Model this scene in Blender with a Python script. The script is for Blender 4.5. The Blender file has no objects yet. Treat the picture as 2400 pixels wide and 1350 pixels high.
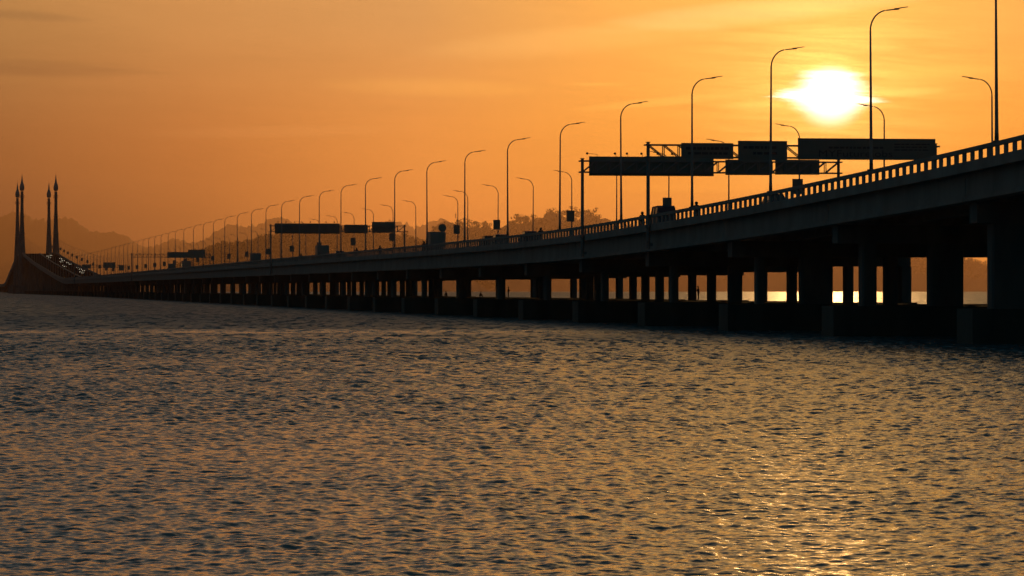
import bpy, math, random
import numpy as np
from mathutils import Vector, Matrix
R = math.radians
C = bpy.context.scene.collection
sc = bpy.context.scene
random.seed(4)

# ------------------------------------------------------------------ camera
CAM_H = 3.73
cam = bpy.data.objects.new('camera', bpy.data.cameras.new('camera'))
C.objects.link(cam)
cam.data.sensor_width = 36
cam.data.lens = 36 * 8700 / 2400
cam.data.shift_y = 3 / 2400
cam.data.clip_start = 1
cam.data.clip_end = 250000
cam.location = (0, 0, CAM_H)
cam.rotation_euler = (R(90), 0, 0)
sc.camera = cam
sc.view_settings.view_transform = 'Standard'
sc.view_settings.look = 'None'
sc.view_settings.gamma = 1
sc.view_settings.exposure = 0
sc.cycles.use_denoising = True
sc.cycles.max_bounces = 6
sc.cycles.volume_bounces = 1
sc.cycles.sample_clamp_direct = 12
sc.cycles.sample_clamp_indirect = 4

# ------------------------------------------------------------------ sky and sun
SUN_AZ, SUN_EL = 745 / 8700, 452 / 8700

class NT:
    """small helper for wiring math nodes"""
    def __init__(s, tree): s.t = tree
    def n(s, kind, **kw):
        nd = s.t.nodes.new(kind)
        for k, v in kw.items(): setattr(nd, k, v)
        return nd
    def put(s, sock, v):
        if isinstance(v, bpy.types.NodeSocket): s.t.links.new(v, sock)
        else: sock.default_value = v
    def m(s, op, a, b=0.0, c=None, clamp=False):
        nd = s.n('ShaderNodeMath', operation=op, use_clamp=clamp)
        s.put(nd.inputs[0], a); s.put(nd.inputs[1], b)
        if c is not None: s.put(nd.inputs[2], c)
        return nd.outputs[0]
    def mr(s, v, a, b, c=0.0, d=1.0, smooth=True):
        nd = s.n('ShaderNodeMapRange', interpolation_type='SMOOTHSTEP' if smooth else 'LINEAR')
        s.put(nd.inputs[0], v)
        for i, q in enumerate((a, b, c, d)): s.put(nd.inputs[1 + i], q)
        return nd.outputs[0]
    def ramp(s, v, stops):
        nd = s.n('ShaderNodeValToRGB'); e = nd.color_ramp.elements
        while len(e) < len(stops): e.new(.5)
        for q, (p, c) in zip(e, stops): q.position = p; q.color = (*c, 1)
        s.put(nd.inputs[0], v); return nd.outputs[0]
    def mix(s, f, a, b, mode='MIX'):
        nd = s.n('ShaderNodeMix', data_type='RGBA', blend_type=mode)
        s.put(nd.inputs[0], f); s.put(nd.inputs[6], a if isinstance(a, bpy.types.NodeSocket) else (*a, 1))
        s.put(nd.inputs[7], b if isinstance(b, bpy.types.NodeSocket) else (*b, 1)); return nd.outputs[2]
    def xyz(s, x, y, z):
        nd = s.n('ShaderNodeCombineXYZ')
        for i, q in enumerate((x, y, z)): s.put(nd.inputs[i], q)
        return nd.outputs[0]
    def noise(s, vec, scale, detail=3, rough=.55, dist=0.):
        nd = s.n('ShaderNodeTexNoise'); s.put(nd.inputs['Vector'], vec)
        nd.inputs['Scale'].default_value = scale; nd.inputs['Detail'].default_value = detail
        nd.inputs['Roughness'].default_value = rough; nd.inputs['Distortion'].default_value = dist
        return nd.outputs[0]

def build_world():
    w = bpy.data.worlds.new('World'); sc.world = w; w.use_nodes = True
    t = w.node_tree; t.nodes.clear(); N = NT(t)
    out = N.n('ShaderNodeOutputWorld'); bg = N.n('ShaderNodeBackground')
    sky = N.n('ShaderNodeTexSky', sky_type='NISHITA', sun_disc=False)
    sky.sun_elevation = SUN_EL; sky.sun_rotation = SUN_AZ
    sky.air_density = 1.5; sky.dust_density = 4; sky.ozone_density = 2
    tc = N.n('ShaderNodeTexCoord'); sep = N.n('ShaderNodeSeparateXYZ')
    t.links.new(tc.outputs['Generated'], sep.inputs[0])
    x, y, z = sep.outputs
    az = N.m('SUBTRACT', N.m('ARCTAN2', x, y), SUN_AZ)
    el = N.m('ARCSINE', z)
    adaz = N.m('ABSOLUTE', az)
    # streaky cloud coordinates (long in azimuth, thin in elevation), slightly tilted
    elt = N.m('ADD', el, N.m('MULTIPLY', az, .045))
    cv = N.xyz(N.m('MULTIPLY', az, 9.), N.m('MULTIPLY', elt, 80.), 3.1)
    n1 = N.noise(cv, 1.0, 5, .55, .6)
    cv2 = N.xyz(N.m('MULTIPLY', az, 30.), N.m('MULTIPLY', elt, 420.), 7.7)
    n2 = N.noise(cv2, 1.0, 4, .6, .5)
    nn = N.m('ADD', N.m('MULTIPLY', n1, .65), N.m('MULTIPLY', n2, .35))
    # three horizontal ramps over azimuth away from the sun (0..pi)
    q = N.m('DIVIDE', adaz, math.pi)
    P = lambda d: d / math.pi
    low = N.ramp(q, [(0, LOW0), (P(.05), LOW1), (P(.11), LOW2), (P(.17), LOW3), (P(.225), LOW4), (P(.6), (.03, .027, .024)), (P(1.3), (.011, .024, .029)), (1, (.008, .026, .033))])
    mid = N.ramp(q, [(0, MID0), (P(.05), MID1), (P(.11), MID2), (P(.17), MID3), (P(.225), MID4), (P(.6), (.06, .048, .037)), (P(1.3), (.015, .033, .040)), (1, (.011, .036, .045))])
    top = N.ramp(q, [(0, TOP0), (P(.06), TOP1), (P(.11), TOP2), (P(.17), TOP3), (P(.225), TOP4), (P(.6), (.10, .078, .054)), (P(1.3), (.019, .041, .049)), (1, (.014, .043, .054))])
    up = N.ramp(q, [(0, UP0), (P(.05), (.44, .29, .135)), (P(.11), (.16, .145, .112)), (P(.24), UP1), (P(.8), (.055, .06, .06)), (P(1.5), (.018, .044, .053)), (1, (.015, .046, .058))])
    zen = N.ramp(q, [(0, ZEN), (1, (.015, .043, .054))])
    col = N.mix(N.mr(el, .005, .036), low, mid)
    col = N.mix(N.mr(el, .030, .078), col, top)
    col = N.mix(N.mr(el, .082, .19), col, up)
    col = N.mix(N.mr(el, .2, .6), col, zen)
    # generic streaks
    amp = N.m('MULTIPLY', N.mr(el, .012, .05), .42)
    k = N.m('ADD', 1.0, N.m('MULTIPLY', N.m('SUBTRACT', nn, .5), amp))
    col = N.mix(1.0, col, N.xyz(k, k, k), 'MULTIPLY')
    # individual cloud banks: (px, py, half width, half height, colour added, tilt)
    def bank(col, px, py, hw, hh, rgb, tilt=0., edge=.9, mode='ADD'):
        a0 = (px - 1945) / 8700; e0 = (678 - py) / 8700
        da = N.m('SUBTRACT', az, a0)
        de = N.m('SUBTRACT', N.m('SUBTRACT', el, e0), N.m('MULTIPLY', da, tilt))
        r = N.m('ADD', N.m('POWER', N.m('ABSOLUTE', N.m('DIVIDE', da, hw / 8700)), 2.), N.m('POWER', N.m('ABSOLUTE', N.m('DIVIDE', de, hh / 8700)), 2.))
        r = N.m('ADD', r, N.m('MULTIPLY', N.m('SUBTRACT', nn, .5), edge * 4))
        f = N.mr(r, 1.3, -.25)
        return N.mix(f, col, N.mix(1.0, col, rgb, mode))
    for b in BANKS: col = bank(col, *b)
    # glow round the sun
    de = N.m('SUBTRACT', el, SUN_EL)
    psi = N.m('SQRT', N.m('ADD', N.m('POWER', az, 2.), N.m('POWER', de, 2.)))
    g1 = N.m('MULTIPLY', N.m('EXPONENT', N.m('MULTIPLY', psi, -1 / .014)), N.mr(n2, .3, .72, .55, 1.45))
    g2 = N.m('EXPONENT', N.m('MULTIPLY', psi, -1 / .05))
    col = N.mix(1.0, col, N.mix(g1, (0, 0, 0), GLOW1), 'ADD')
    col = N.mix(1.0, col, N.mix(g2, (0, 0, 0), GLOW2), 'ADD')
    # veiled sun: a white core with streaky edges where thin cloud crosses it
    cs = N.noise(N.xyz(N.m('MULTIPLY', az, 30.), N.m('MULTIPLY', elt, 380.), 1.3), 1.0, 4, .62, .9)
    up_ = N.m('DIVIDE', N.m('MAXIMUM', de, 0.), .0080)
    dn_ = N.m('DIVIDE', N.m('MINIMUM', de, 0.), .0080)
    bulge = N.m('EXPONENT', N.m('MULTIPLY', N.m('POWER', N.m('ABSOLUTE', N.m('DIVIDE', N.m('ADD', de, .0006), .0024)), 2.), -1.))
    wv = N.m('ADD', .0088, N.m('MULTIPLY', bulge, N.m('MULTIPLY', N.mr(cs, .3, .7), .0055)))
    rr = N.m('SQRT', N.m('ADD', N.m('POWER', N.m('ABSOLUTE', N.m('DIVIDE', az, wv)), 2.), N.m('ADD', N.m('POWER', up_, 3.5), N.m('POWER', N.m('ABSOLUTE', dn_), 2.))))
    edge = N.mr(de, -.006, -.001, .05, 1.0)
    rr = N.m('SUBTRACT', rr, N.m('MULTIPLY', N.m('SUBTRACT', cs, .5), edge))
    core = N.mr(rr, 1.35, .5)
    col = N.mix(N.m('POWER', core, 1.6), col, (3.4, 2.9, 2.1))
    # below the horizon
    col = N.mix(N.mr(el, -.03, -.002), (.01, .012, .014), col)
    tot = N.mix(1.0, col, N.mix(1.0, sky.outputs[0], (NISHITA,) * 3, 'MULTIPLY'), 'ADD')
    t.links.new(tot, bg.inputs[0]); bg.inputs[1].default_value = WORLD_STRENGTH
    t.links.new(bg.outputs[0], out.inputs[0])

LOW0, LOW1, LOW2, LOW3, LOW4 = (1.0, .38, .045), (1.25, .43, .045), (1.9, .56, .09), (.62, .20, .05), (.08, .039, .046)
MID0, MID1, MID2, MID3, MID4 = (1.02, .40, .040), (1.06, .39, .036), (1.06, .38, .072), (.66, .22, .053), (.38, .138, .042)
TOP0, TOP1, TOP2, TOP3, TOP4 = (1.0, .50, .095), (.96, .45, .10), (.68, .345, .118), (.66, .31, .10), (.52, .26, .085)
UP0, UP1 = (.85, .5, .18), (.098, .110, .106)
ZEN = (.030, .046, .053)
GLOW1, GLOW2 = (1.5, .95, .27), (.25, .14, .02)
NISHITA = .004
WORLD_STRENGTH = 1.06
BANKS = [
    (1800, 25, 430, 34, (.3, .20, .11), .10),
    (1330, 95, 360, 40, (.14, .10, .035), .08),
    (1020, 205, 260, 24, (.12, .075, .012), -.02),
    (1400, 198, 90, 5, (.12, .09, .02), .0),
    (1560, 238, 240, 12, (.2, .13, .03), .10),
    (2200, 170, 190, 22, (.16, .11, .02), .02),
    (2120, 218, 110, 12, (.35, .28, .08), .04),
    (1790, 245, 110, 12, (.3, .22, .06), .04),
    (640, 640 - 330, 300, 14, (.05, .03, .012), .02),
    (1640, 440, 230, 12, (.10, .05, .006), .0),
    (120, 168, 260, 22, (.78, .80, .86), -.03, .9, 'MULTIPLY'),
    (60, 42, 170, 12, (.82, .84, .9), -.06, .9, 'MULTIPLY'),
]
build_world()
sun = bpy.data.objects.new('sun', bpy.data.lights.new('sun', 'SUN')); C.objects.link(sun)
sun.data.energy = 2.0; sun.data.angle = R(1.0); sun.data.color = (1.0, .54, .19)
sd = Vector((math.sin(SUN_AZ) * math.cos(SUN_EL), math.cos(SUN_AZ) * math.cos(SUN_EL), math.sin(SUN_EL)))
sun.rotation_euler = sd.to_track_quat('Z', 'Y').to_euler()
sun.location = (0, 0, 60)

# ------------------------------------------------------------------ helpers
def mat(name, base, rough=.7, metal=0., var=.25, scale=.6, stretch=(1, 1, 1), bump=0., spec=.5):
    m = bpy.data.materials.new(name); m.use_nodes = True
    t = m.node_tree; N = NT(t); b = t.nodes['Principled BSDF']
    g = N.n('ShaderNodeTexCoord'); mp = N.n('ShaderNodeMapping'); mp.inputs['Scale'].default_value = stretch
    t.links.new(g.outputs['Object'], mp.inputs[0])
    no = N.noise(mp.outputs[0], scale, 6, .6)
    lo = tuple(c * (1 - var) for c in base); hi = tuple(min(1, c * (1 + var)) for c in base)
    t.links.new(N.ramp(no, [(.3, lo), (.7, hi)]), b.inputs['Base Color'])
    t.links.new(N.mr(no, .3, .7, max(0, rough - .08), min(1, rough + .08)), b.inputs['Roughness'])
    b.inputs['Metallic'].default_value = metal
    b.inputs['Specular IOR Level'].default_value = spec
    if bump:
        bp = N.n('ShaderNodeBump'); bp.inputs['Strength'].default_value = bump; bp.inputs['Distance'].default_value = .03
        t.links.new(N.noise(mp.outputs[0], scale * 6, 4, .6), bp.inputs['Height']); t.links.new(bp.outputs[0], b.inputs['Normal'])
    return m

M = dict(
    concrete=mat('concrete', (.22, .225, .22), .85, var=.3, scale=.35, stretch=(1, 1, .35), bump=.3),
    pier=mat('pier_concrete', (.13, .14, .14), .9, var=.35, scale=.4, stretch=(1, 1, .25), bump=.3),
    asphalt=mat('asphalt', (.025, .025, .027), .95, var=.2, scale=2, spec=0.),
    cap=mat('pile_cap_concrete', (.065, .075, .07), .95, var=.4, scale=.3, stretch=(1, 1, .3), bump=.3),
    steel=mat('galvanised_steel', (.22, .23, .24), .5, .6, var=.15, scale=3),
    gantry=mat('gantry_steel', (.18, .19, .20), .55, .4, var=.2, scale=2),
    sign=mat('sign_panel', (.16, .19, .17), .6, var=.15, scale=.8),
    sign_light=mat('sign_face', (.15, .15, .14), .6, var=.1, scale=.8),
    letter=mat('sign_lettering', (.04, .045, .06), .6, var=.05),
    dark=mat('dark_plastic', (.03, .032, .035), .6, var=.2),
    rubber=mat('tyre_rubber', (.02, .02, .02), .9, var=.2),
    glass=mat('vehicle_glass', (.03, .035, .04), .08, var=.1),
    silver=mat('silver_paint', (.25, .26, .27), .3, .3, var=.05),
    white=mat('white_paint', (.2, .2, .19), .4, var=.08),
    red=mat('dark_red_paint', (.16, .03, .025), .35, var=.08),
    blue=mat('dark_blue_paint', (.03, .05, .10), .35, var=.08),
    cloth=mat('dark_cloth', (.05, .05, .06), .9, var=.2, scale=8),
    skin=mat('skin', (.28, .16, .10), .6, var=.05),
    forest=mat('forest', (.05, .07, .03), .9, var=.4, scale=.02),
    hill=mat('hill_ground', (.06, .07, .035), .95, var=.3, scale=.01),
    lens=mat('lamp_lens', (.5, .5, .48), .2, var=.05),
)
def lit(name, rgb, s):
    m = bpy.data.materials.new(name); m.use_nodes = True; b = m.node_tree.nodes['Principled BSDF']
    b.inputs['Emission Color'].default_value = (*rgb, 1); b.inputs['Emission Strength'].default_value = s
    b.inputs['Base Color'].default_value = (.8, .8, .8, 1); return m
M['headlight'] = lit('lit_headlight', (1, .86, .6), 3)

class MB:
    def __init__(s): s.v = []; s.f = []
    def hexa(s, c):                      # 8 corners: bottom 4 then top 4, same winding
        n = len(s.v); s.v += [tuple(p) for p in c]
        s.f += [(n, n+3, n+2, n+1), (n+4, n+5, n+6, n+7), (n, n+1, n+5, n+4), (n+1, n+2, n+6, n+5), (n+2, n+3, n+7, n+6), (n+3, n, n+4, n+7)]
        return s
    def box(s, x0, x1, y0, y1, z0, z1):
        return s.hexa([(x0, y0, z0), (x1, y0, z0), (x1, y1, z0), (x0, y1, z0), (x0, y0, z1), (x1, y0, z1), (x1, y1, z1), (x0, y1, z1)])
    def bar(s, p, q, r, n=8, r2=None):
        return s.tube([p, q], [r, r if r2 is None else r2], n)
    def tube(s, pts, rad, n=8, squash=None):
        pts = [Vector(p) for p in pts]; rings = []
        up = None
        for i, p in enumerate(pts):
            d = ((pts[min(i+1, len(pts)-1)] - pts[max(i-1, 0)])).normalized()
            if up is None or abs(d.dot(up)) > .98: up = Vector((0, 0, 1)) if abs(d.z) < .9 else Vector((1, 0, 0))
            a = d.cross(up).normalized(); b = a.cross(d).normalized()
            st = len(s.v); r = rad[i]
            for k in range(n):
                w = 2 * math.pi * k / n
                s.v.append(tuple(p + a * (r * math.cos(w)) + b * (r * (squash or 1) * math.sin(w))))
            rings.append(st)
        for r0, r1 in zip(rings, rings[1:]):
            for k in range(n): s.f.append((r0+k, r0+(k+1) % n, r1+(k+1) % n, r1+k))
        s.f.append(tuple(rings[0]+k for k in reversed(range(n)))); s.f.append(tuple(rings[-1]+k for k in range(n)))
        return s
    def lathe(s, prof, n=12, c=(0, 0)):   # prof: (r,z)
        st = []
        for r, z in prof:
            st.append(len(s.v))
            for k in range(n):
                w = 2*math.pi*k/n; s.v.append((c[0]+r*math.cos(w), c[1]+r*math.sin(w), z))
        for a, b in zip(st, st[1:]):
            for k in range(n): s.f.append((a+k, a+(k+1) % n, b+(k+1) % n, b+k))
        s.f.append(tuple(st[0]+k for k in reversed(range(n)))); s.f.append(tuple(st[-1]+k for k in range(n)))
        return s
    def prism(s, poly, x0, x1, top_in=0., zmid=None):  # side profile (y,z) extruded along x, upper points drawn in
        n = len(s.v); k = len(poly)
        for sgn, xx in ((1, x0), (-1, x1)):
            for (yy, zz) in poly:
                dx = top_in * sgn if (zmid is not None and zz > zmid) else 0
                s.v.append((xx + dx, yy, zz))
        s.f.append(tuple(n+i for i in range(k))); s.f.append(tuple(n+k+i for i in reversed(range(k))))
        for i in range(k): s.f.append((n+i, n+k+i, n+k+(i+1) % k, n+(i+1) % k))
        return s
    def mesh(s, name, m, smooth=False):
        me = bpy.data.meshes.new(name); me.from_pydata(s.v, [], s.f); me.materials.append(m)
        if smooth: me.polygons.foreach_set('use_smooth', [True]*len(me.polygons))
        me.update(); return me
    def build(s, name, m, parent=None, smooth=False):
        o = bpy.data.objects.new(name, s.mesh(name, m, smooth)); C.objects.link(o)
        if parent: o.parent = parent
        return o

def tag(o, label=None, cat=None, group=None, kind=None):
    if label: o['label'] = label
    if cat: o['category'] = cat
    if group: o['group'] = group
    if kind: o['kind'] = kind
    return o
def empty(name, loc=(0, 0, 0), rz=0.):
    o = bpy.data.objects.new(name, None); C.objects.link(o); o.location = loc; o.rotation_euler = (0, 0, rz); o.empty_display_size = .5
    return o
CHILD = {}
def copy_tree(o, parent=None):
    c = o.copy(); C.objects.link(c)
    if parent: c.parent = parent
    for ch in list(o.children): copy_tree(ch, c)
    return c

# ------------------------------------------------------------------ the bridge's line
X0, T, F, VX = 68.5, -1300 / 8700, 8700., -100.
NRM = math.hypot(1, T)
ROT = math.atan2(-T, 1)          # local +Y along the bridge (away), +X across to the far side
def smooth(a, b, x):
    u = min(1, max(0, (x - a) / (b - a))); return u*u*(3 - 2*u)
KN = [(60, 14.6), (150, 12.3), (200, 11.0), (238, 9.85), (260, 9.27), (314, 8.12), (357, 7.42), (405, 6.86), (450, 6.62), (542, 6.5), (828, 6.58), (1590, 6.78),
      (2240, 6.8), (2350, 9.0), (2753, 20.2), (3080, 30.0), (3170, 31.7), (3300, 32.3), (3430, 31.7), (3530, 30.2), (4290, 8.), (4420, 6.8), (9000, 6.8)]
_ks = np.arange(40, 9000, 2.0)
_kz = np.interp(_ks, [k[0] for k in KN], [k[1] for k in KN]) + CAM_H
_w = np.hanning(27); _w /= _w.sum()
_kz = np.convolve(np.pad(_kz, 13, mode='edge'), _w, mode='valid')
def zp(s): return float(np.interp(s, _ks, _kz))      # top of the parapet
def W(s, a, z):
    x = X0 + T*s - 13*smooth(1700, 3150, s)
    return (x + a/NRM, s - a*T/NRM, z)
def station(px, a):              # station at which lateral offset a stands at this bearing
    return F*(X0 + 1.011*a)/(px - VX) + a*T/NRM
DECK = 1.1                       # parapet top above the road

def sbox(mb, s0, s1, a0, a1, zb, zt, n=1, gap=0.):
    """box following the bridge; zb/zt are offsets below the parapet top"""
    ss = np.linspace(s0 + gap, s1 - gap, n+1)
    st = len(mb.v)
    for s in ss:
        z = zp(s)
        mb.v += [W(s, a0, z+zb), W(s, a1, z+zb), W(s, a1, z+zt), W(s, a0, z+zt)]
    for i in range(n):
        o = st + 4*i
        for k in range(4): mb.f.append((o+k, o+(k+1) % 4, o+4+(k+1) % 4, o+4+k))
    mb.f.append((st+3, st+2, st+1, st)); e = st+4*n; mb.f.append((e, e+1, e+2, e+3))

bridge = empty('road_bridge', W(253.5, 13.75, 0))
tag(bridge, 'long grey concrete road bridge on rows of piers running across the water', 'bridge')
def bp(mb, name, m, parent):     # world-space mesh placed under a parent
    o = mb.build(name, m)
    o.parent = parent
    o.matrix_parent_inverse = parent.matrix_world.inverted() if parent else Matrix()
    return o
bpy.context.view_layer.update()

SP, S0 = 39.95, 253.5
COLS = [(3.63, .75), (9.86, .8), (15.77, .85), (21.62, .85), (27.0, .9)]
GIRD = [.35, 5.6, 11.0, 16.5, 21.9, 26.5]

def parapet(mb, s0, s1, a0, a1, windows=True):
    n = 20; L = (s1 - s0)/n
    sbox(mb, s0, s1, a0, a1, -1.62, -.91, 4, .012)
    sbox(mb, s0, s1, a0+.02, a1-.02, -.29, 0., 4, .012)
    if windows:
        for i in range(n+1):
            c = s0 + i*L; h = .35 if 0 < i < n else .42
            lo, hi = max(s0+.012, c-h), min(s1-.012, c+h)
            sbox(mb, lo, hi, a0+.09, a1-.09, -.912, -.288)
    else: sbox(mb, s0, s1, a0, a1, -.91, -.29, 4, .012)

def span(s0, s1, first=False):
    mb = MB()
    for g in GIRD: sbox(mb, s0, s1, g, g+.75, -3.45, -1.42, 4, .07)
    for g in GIRD: sbox(mb, s0, s1, g-.18, g+.93, -3.5, -3.2, 4, .075)
    o = bp(mb, 'span', M['concrete'], bridge)
    mb = MB(); sbox(mb, s0, s1, -.10, 27.6, -1.40, -DECK, 4, .015); bp(mb, 'roadway', M['asphalt'], o)
    mb = MB(); parapet(mb, s0, s1, -.42, -.12); bp(mb, 'parapet', M['concrete'], o)
    mb = MB(); parapet(mb, s0, s1, 27.62, 27.92); bp(mb, 'parapet', M['concrete'], o)
    mb = MB(); sbox(mb, s0, s1, 13.55, 13.95, -DECK-.02, -DECK+.75, 4, .02); bp(mb, 'median_barrier', M['concrete'], o)

# some of the nearest columns are broader
PIER_EDIT = {(0, 0): (3.4, 2.7), (0, 1): (9.86, 2.7), (1, 0): (3.55, 1.2), (1, 1): (9.86, 2.7), (1, 2): (15.77, 1.2), (2, 1): (8.8, 2.9), (2, 2): (15.72, 1.15), (3, 1): (9.9, 1.3), (3, 4): (27.5, 1.15)}
def pier(s, which=99):
    z = zp(s); mb = MB()
    def pb(mb, a0, a1, d, z0, z1):
        mb.hexa([W(s-d, a0, z0), W(s-d, a1, z0), W(s+d, a1, z0), W(s+d, a0, z0), W(s-d, a0, z1), W(s-d, a1, z1), W(s+d, a1, z1), W(s+d, a0, z1)])
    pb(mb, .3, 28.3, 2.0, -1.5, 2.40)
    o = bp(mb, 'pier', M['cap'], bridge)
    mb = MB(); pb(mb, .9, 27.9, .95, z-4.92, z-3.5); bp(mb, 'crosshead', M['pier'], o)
    for i, (a, w) in enumerate(COLS):
        a, w = PIER_EDIT.get((which, i), (a, w))
        mb = MB(); c = W(s, a, 0)
        ch = .14
        # bevelled rectangular column
        rx, ry = w/2, .72
        pts = [(-rx+ch, -ry), (rx-ch, -ry), (rx, -ry+ch), (rx, ry-ch), (rx-ch, ry), (-rx+ch, ry), (-rx, ry-ch), (-rx, -ry+ch)]
        st = len(mb.v)
        for zz in (2.395, z-4.915):
            for (xx, yy) in pts:
                mb.v.append((c[0] + xx/NRM + yy*T/NRM, c[1] - xx*T/NRM + yy/NRM, zz))
        for k in range(8): mb.f.append((st+k, st+(k+1) % 8, st+8+(k+1) % 8, st+8+k))
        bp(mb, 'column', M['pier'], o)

k0 = -2
S_MAIN0 = S0 + SP*72             # first pylon about here
for k in range(k0, 72):
    s = S0 + SP*k
    span(s, s + SP)
    if k > -2: pier(s, k)

# main cable-stayed part with its two pylons
P1, P2 = 3150., 3390.
mb = MB()
sbox(mb, S_MAIN0, 3460, .2, 27.4, -3.4, -DECK-.25, 12)
mains = bp(mb, 'main_span', M['concrete'], bridge)
mb = MB(); sbox(mb, S_MAIN0, 3460, -.1, 27.6, -DECK-.24, -DECK, 12); bp(mb, 'roadway', M['asphalt'], mains)
for a0 in (-.42, 27.62):
    mb = MB(); sbox(mb, S_MAIN0, 3460, a0, a0+.3, -1.6, 0, 12); bp(mb, 'parapet', M['concrete'], mains)
mb = MB(); sbox(mb, 3460, 6800, -.1, 27.6, -3.4, -DECK, 84); far_deck = bp(mb, 'approach_deck', M['concrete'], bridge)
for a0 in (-.42, 27.62):
    mb = MB(); sbox(mb, 3460, 6800, a0, a0+.3, -1.6, 0, 84); bp(mb, 'parapet', M['concrete'], far_deck)
for k in range(25): pier(3500 + 40.*k)
mb = MB()
for k in range(25, 80):
    s = 3500 + 40.*k
    mb.hexa([W(s-1, 1, 0), W(s-1, 27, 0), W(s+1, 27, 0), W(s+1, 1, 0), W(s-1, 1, zp(s)-3.5), W(s-1, 27, zp(s)-3.5), W(s+1, 27, zp(s)-3.5), W(s+1, 1, zp(s)-3.5)])
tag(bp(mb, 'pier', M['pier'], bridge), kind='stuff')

def pylon(s, ztop):
    base = W(s, 13.75, 0)
    mb = MB()
    mb.hexa([W(s-9, -9, -1), W(s-9, 37, -1), W(s+9, 37, -1), W(s+9, -9, -1), W(s-9, -9, 7.2), W(s-9, 37, 7.2), W(s+9, 37, 7.2), W(s+9, -9, 7.2)])
    root = bp(mb, 'pylon', M['pier'], bridge)
    zd = zp(s)
    for a in (-.6, 27.9):
        c = W(s, a, 0)[:2]
        sgn = -1 if a < 10 else 1
        mb = MB()
        H = ztop - zd
        prof = [(3.6, 7.2), (3.3, zd-8), (2.9, zd), (2.35, zd+.16*H), (1.75, zd+.36*H), (1.35, zd+.55*H), (1.2, zd+.78*H)]
        mb.lathe(prof, 8, c); leg = bp(mb, 'leg', M['pier'], root)
        mb = MB()
        z1 = zd + .785*H
        mb.lathe([(1.25, z1), (1.9, z1+.018*H), (2.05, z1+.05*H), (1.7, z1+.075*H), (1.25, z1+.095*H), (.9, z1+.11*H), (.5, z1+.16*H), (.05, ztop)], 12, c)
        bp(mb, 'spire', M['steel'], root)
        mb = MB()
        for fz, w in ((.72, 2.3), (.7, 2.3), (.46, 2.4), (.24, 2.9)):
            mb.lathe([(w-.2, zd+fz*H), (w, zd+fz*H+.3), (w-.2, zd+fz*H+.5)], 8, c)
        bp(mb, 'access_platform', M['steel'], root)
    mb = MB()
    mb.hexa([W(s-2.6, 0, zd-8.5), W(s-2.6, 27.3, zd-8.5), W(s+2.6, 27.3, zd-8.5), W(s+2.6, 0, zd-8.5), W(s-2.6, 0, zd-3.6), W(s-2.6, 27.3, zd-3.6), W(s+2.6, 27.3, zd-3.6), W(s+2.6, 0, zd-3.6)])
    bp(mb, 'crossbeam', M['pier'], root)
pylon(P1, CAM_H + 270*3150/8700)
pylon(P2, CAM_H + 251*3390/8700)

# ------------------------------------------------------------------ street lamps
LH = 12.2
def make_lamp(name):
    r = empty(name)
    mb = MB()
    mb.box(-.26, .26, -.26, .26, -.02, .06)
    mb.tube([(0, 0, .05), (0, 0, .9), (0, 0, 5), (0, 0, LH-1.75)], [.15, .125, .095, .068], 10)
    mb.box(-.08, .08, -.135, -.05, .35, .75)
    mb.build('pole', M['steel'], r, True)
    mb = MB(); pts = []; 
    for i in range(11):
        w = i/10*math.pi/2*.96
        pts.append((1.35*(1-math.cos(w)), 0, LH-1.75+1.5*math.sin(w)))
    pts.append((1.95, 0, LH-.17))
    mb.tube(pts, [.064 - .018*i/11 for i in range(12)], 8); mb.build('arm', M['steel'], r, True)
    mb = MB()
    mb.hexa([(1.85, -.09, LH-.24), (2.2, -.13, LH-.20), (2.2, .13, LH-.20), (1.85, .09, LH-.24), (1.85, -.09, LH-.10), (2.2, -.13, LH-.07), (2.2, .13, LH-.07), (1.85, .09, LH-.10)])
    mb.hexa([(2.2, -.15, LH-.13), (2.85, -.12, LH-.02), (2.85, .12, LH-.02), (2.2, .15, LH-.13), (2.2, -.15, LH-.06), (2.85, -.12, LH+.03), (2.85, .12, LH+.03), (2.2, .15, LH-.06)])
    mb.build('luminaire', M['gantry'], r)
    return r
lamp0 = make_lamp('street_lamp'); used = [False]
def place_lamp(s, a, far, label, group, hs=1.0):
    o = lamp0 if not used[0] else copy_tree(lamp0)
    used[0] = True
    o.location = W(s, a, zp(s) - .01)
    o.rotation_euler = (random.uniform(-.006, .006), random.uniform(-.006, .006), ROT + (math.pi if far else 0) + random.uniform(-.05, .05))
    o.scale = (1, 1, hs)
    return tag(o, label, 'street lamp', group)
near_px = [2336, 2042, 1806, 1622, 1456, 1312, 1190, 1089, 1001, 925, 857, 799, 748, 702, 660, 623, 589, 556, 527, 500, 476, 453, 431, 411, 394, 377, 362, 348]
far_px = [2326, 2072, 1873, 1708, 1567, 1445, 1340, 1249, 1167, 1096, 1073, 975, 921, 875, 830, 790, 750, 717, 686, 657, 630, 605, 580, 558, 538, 519, 500, 483, 465]
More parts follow.
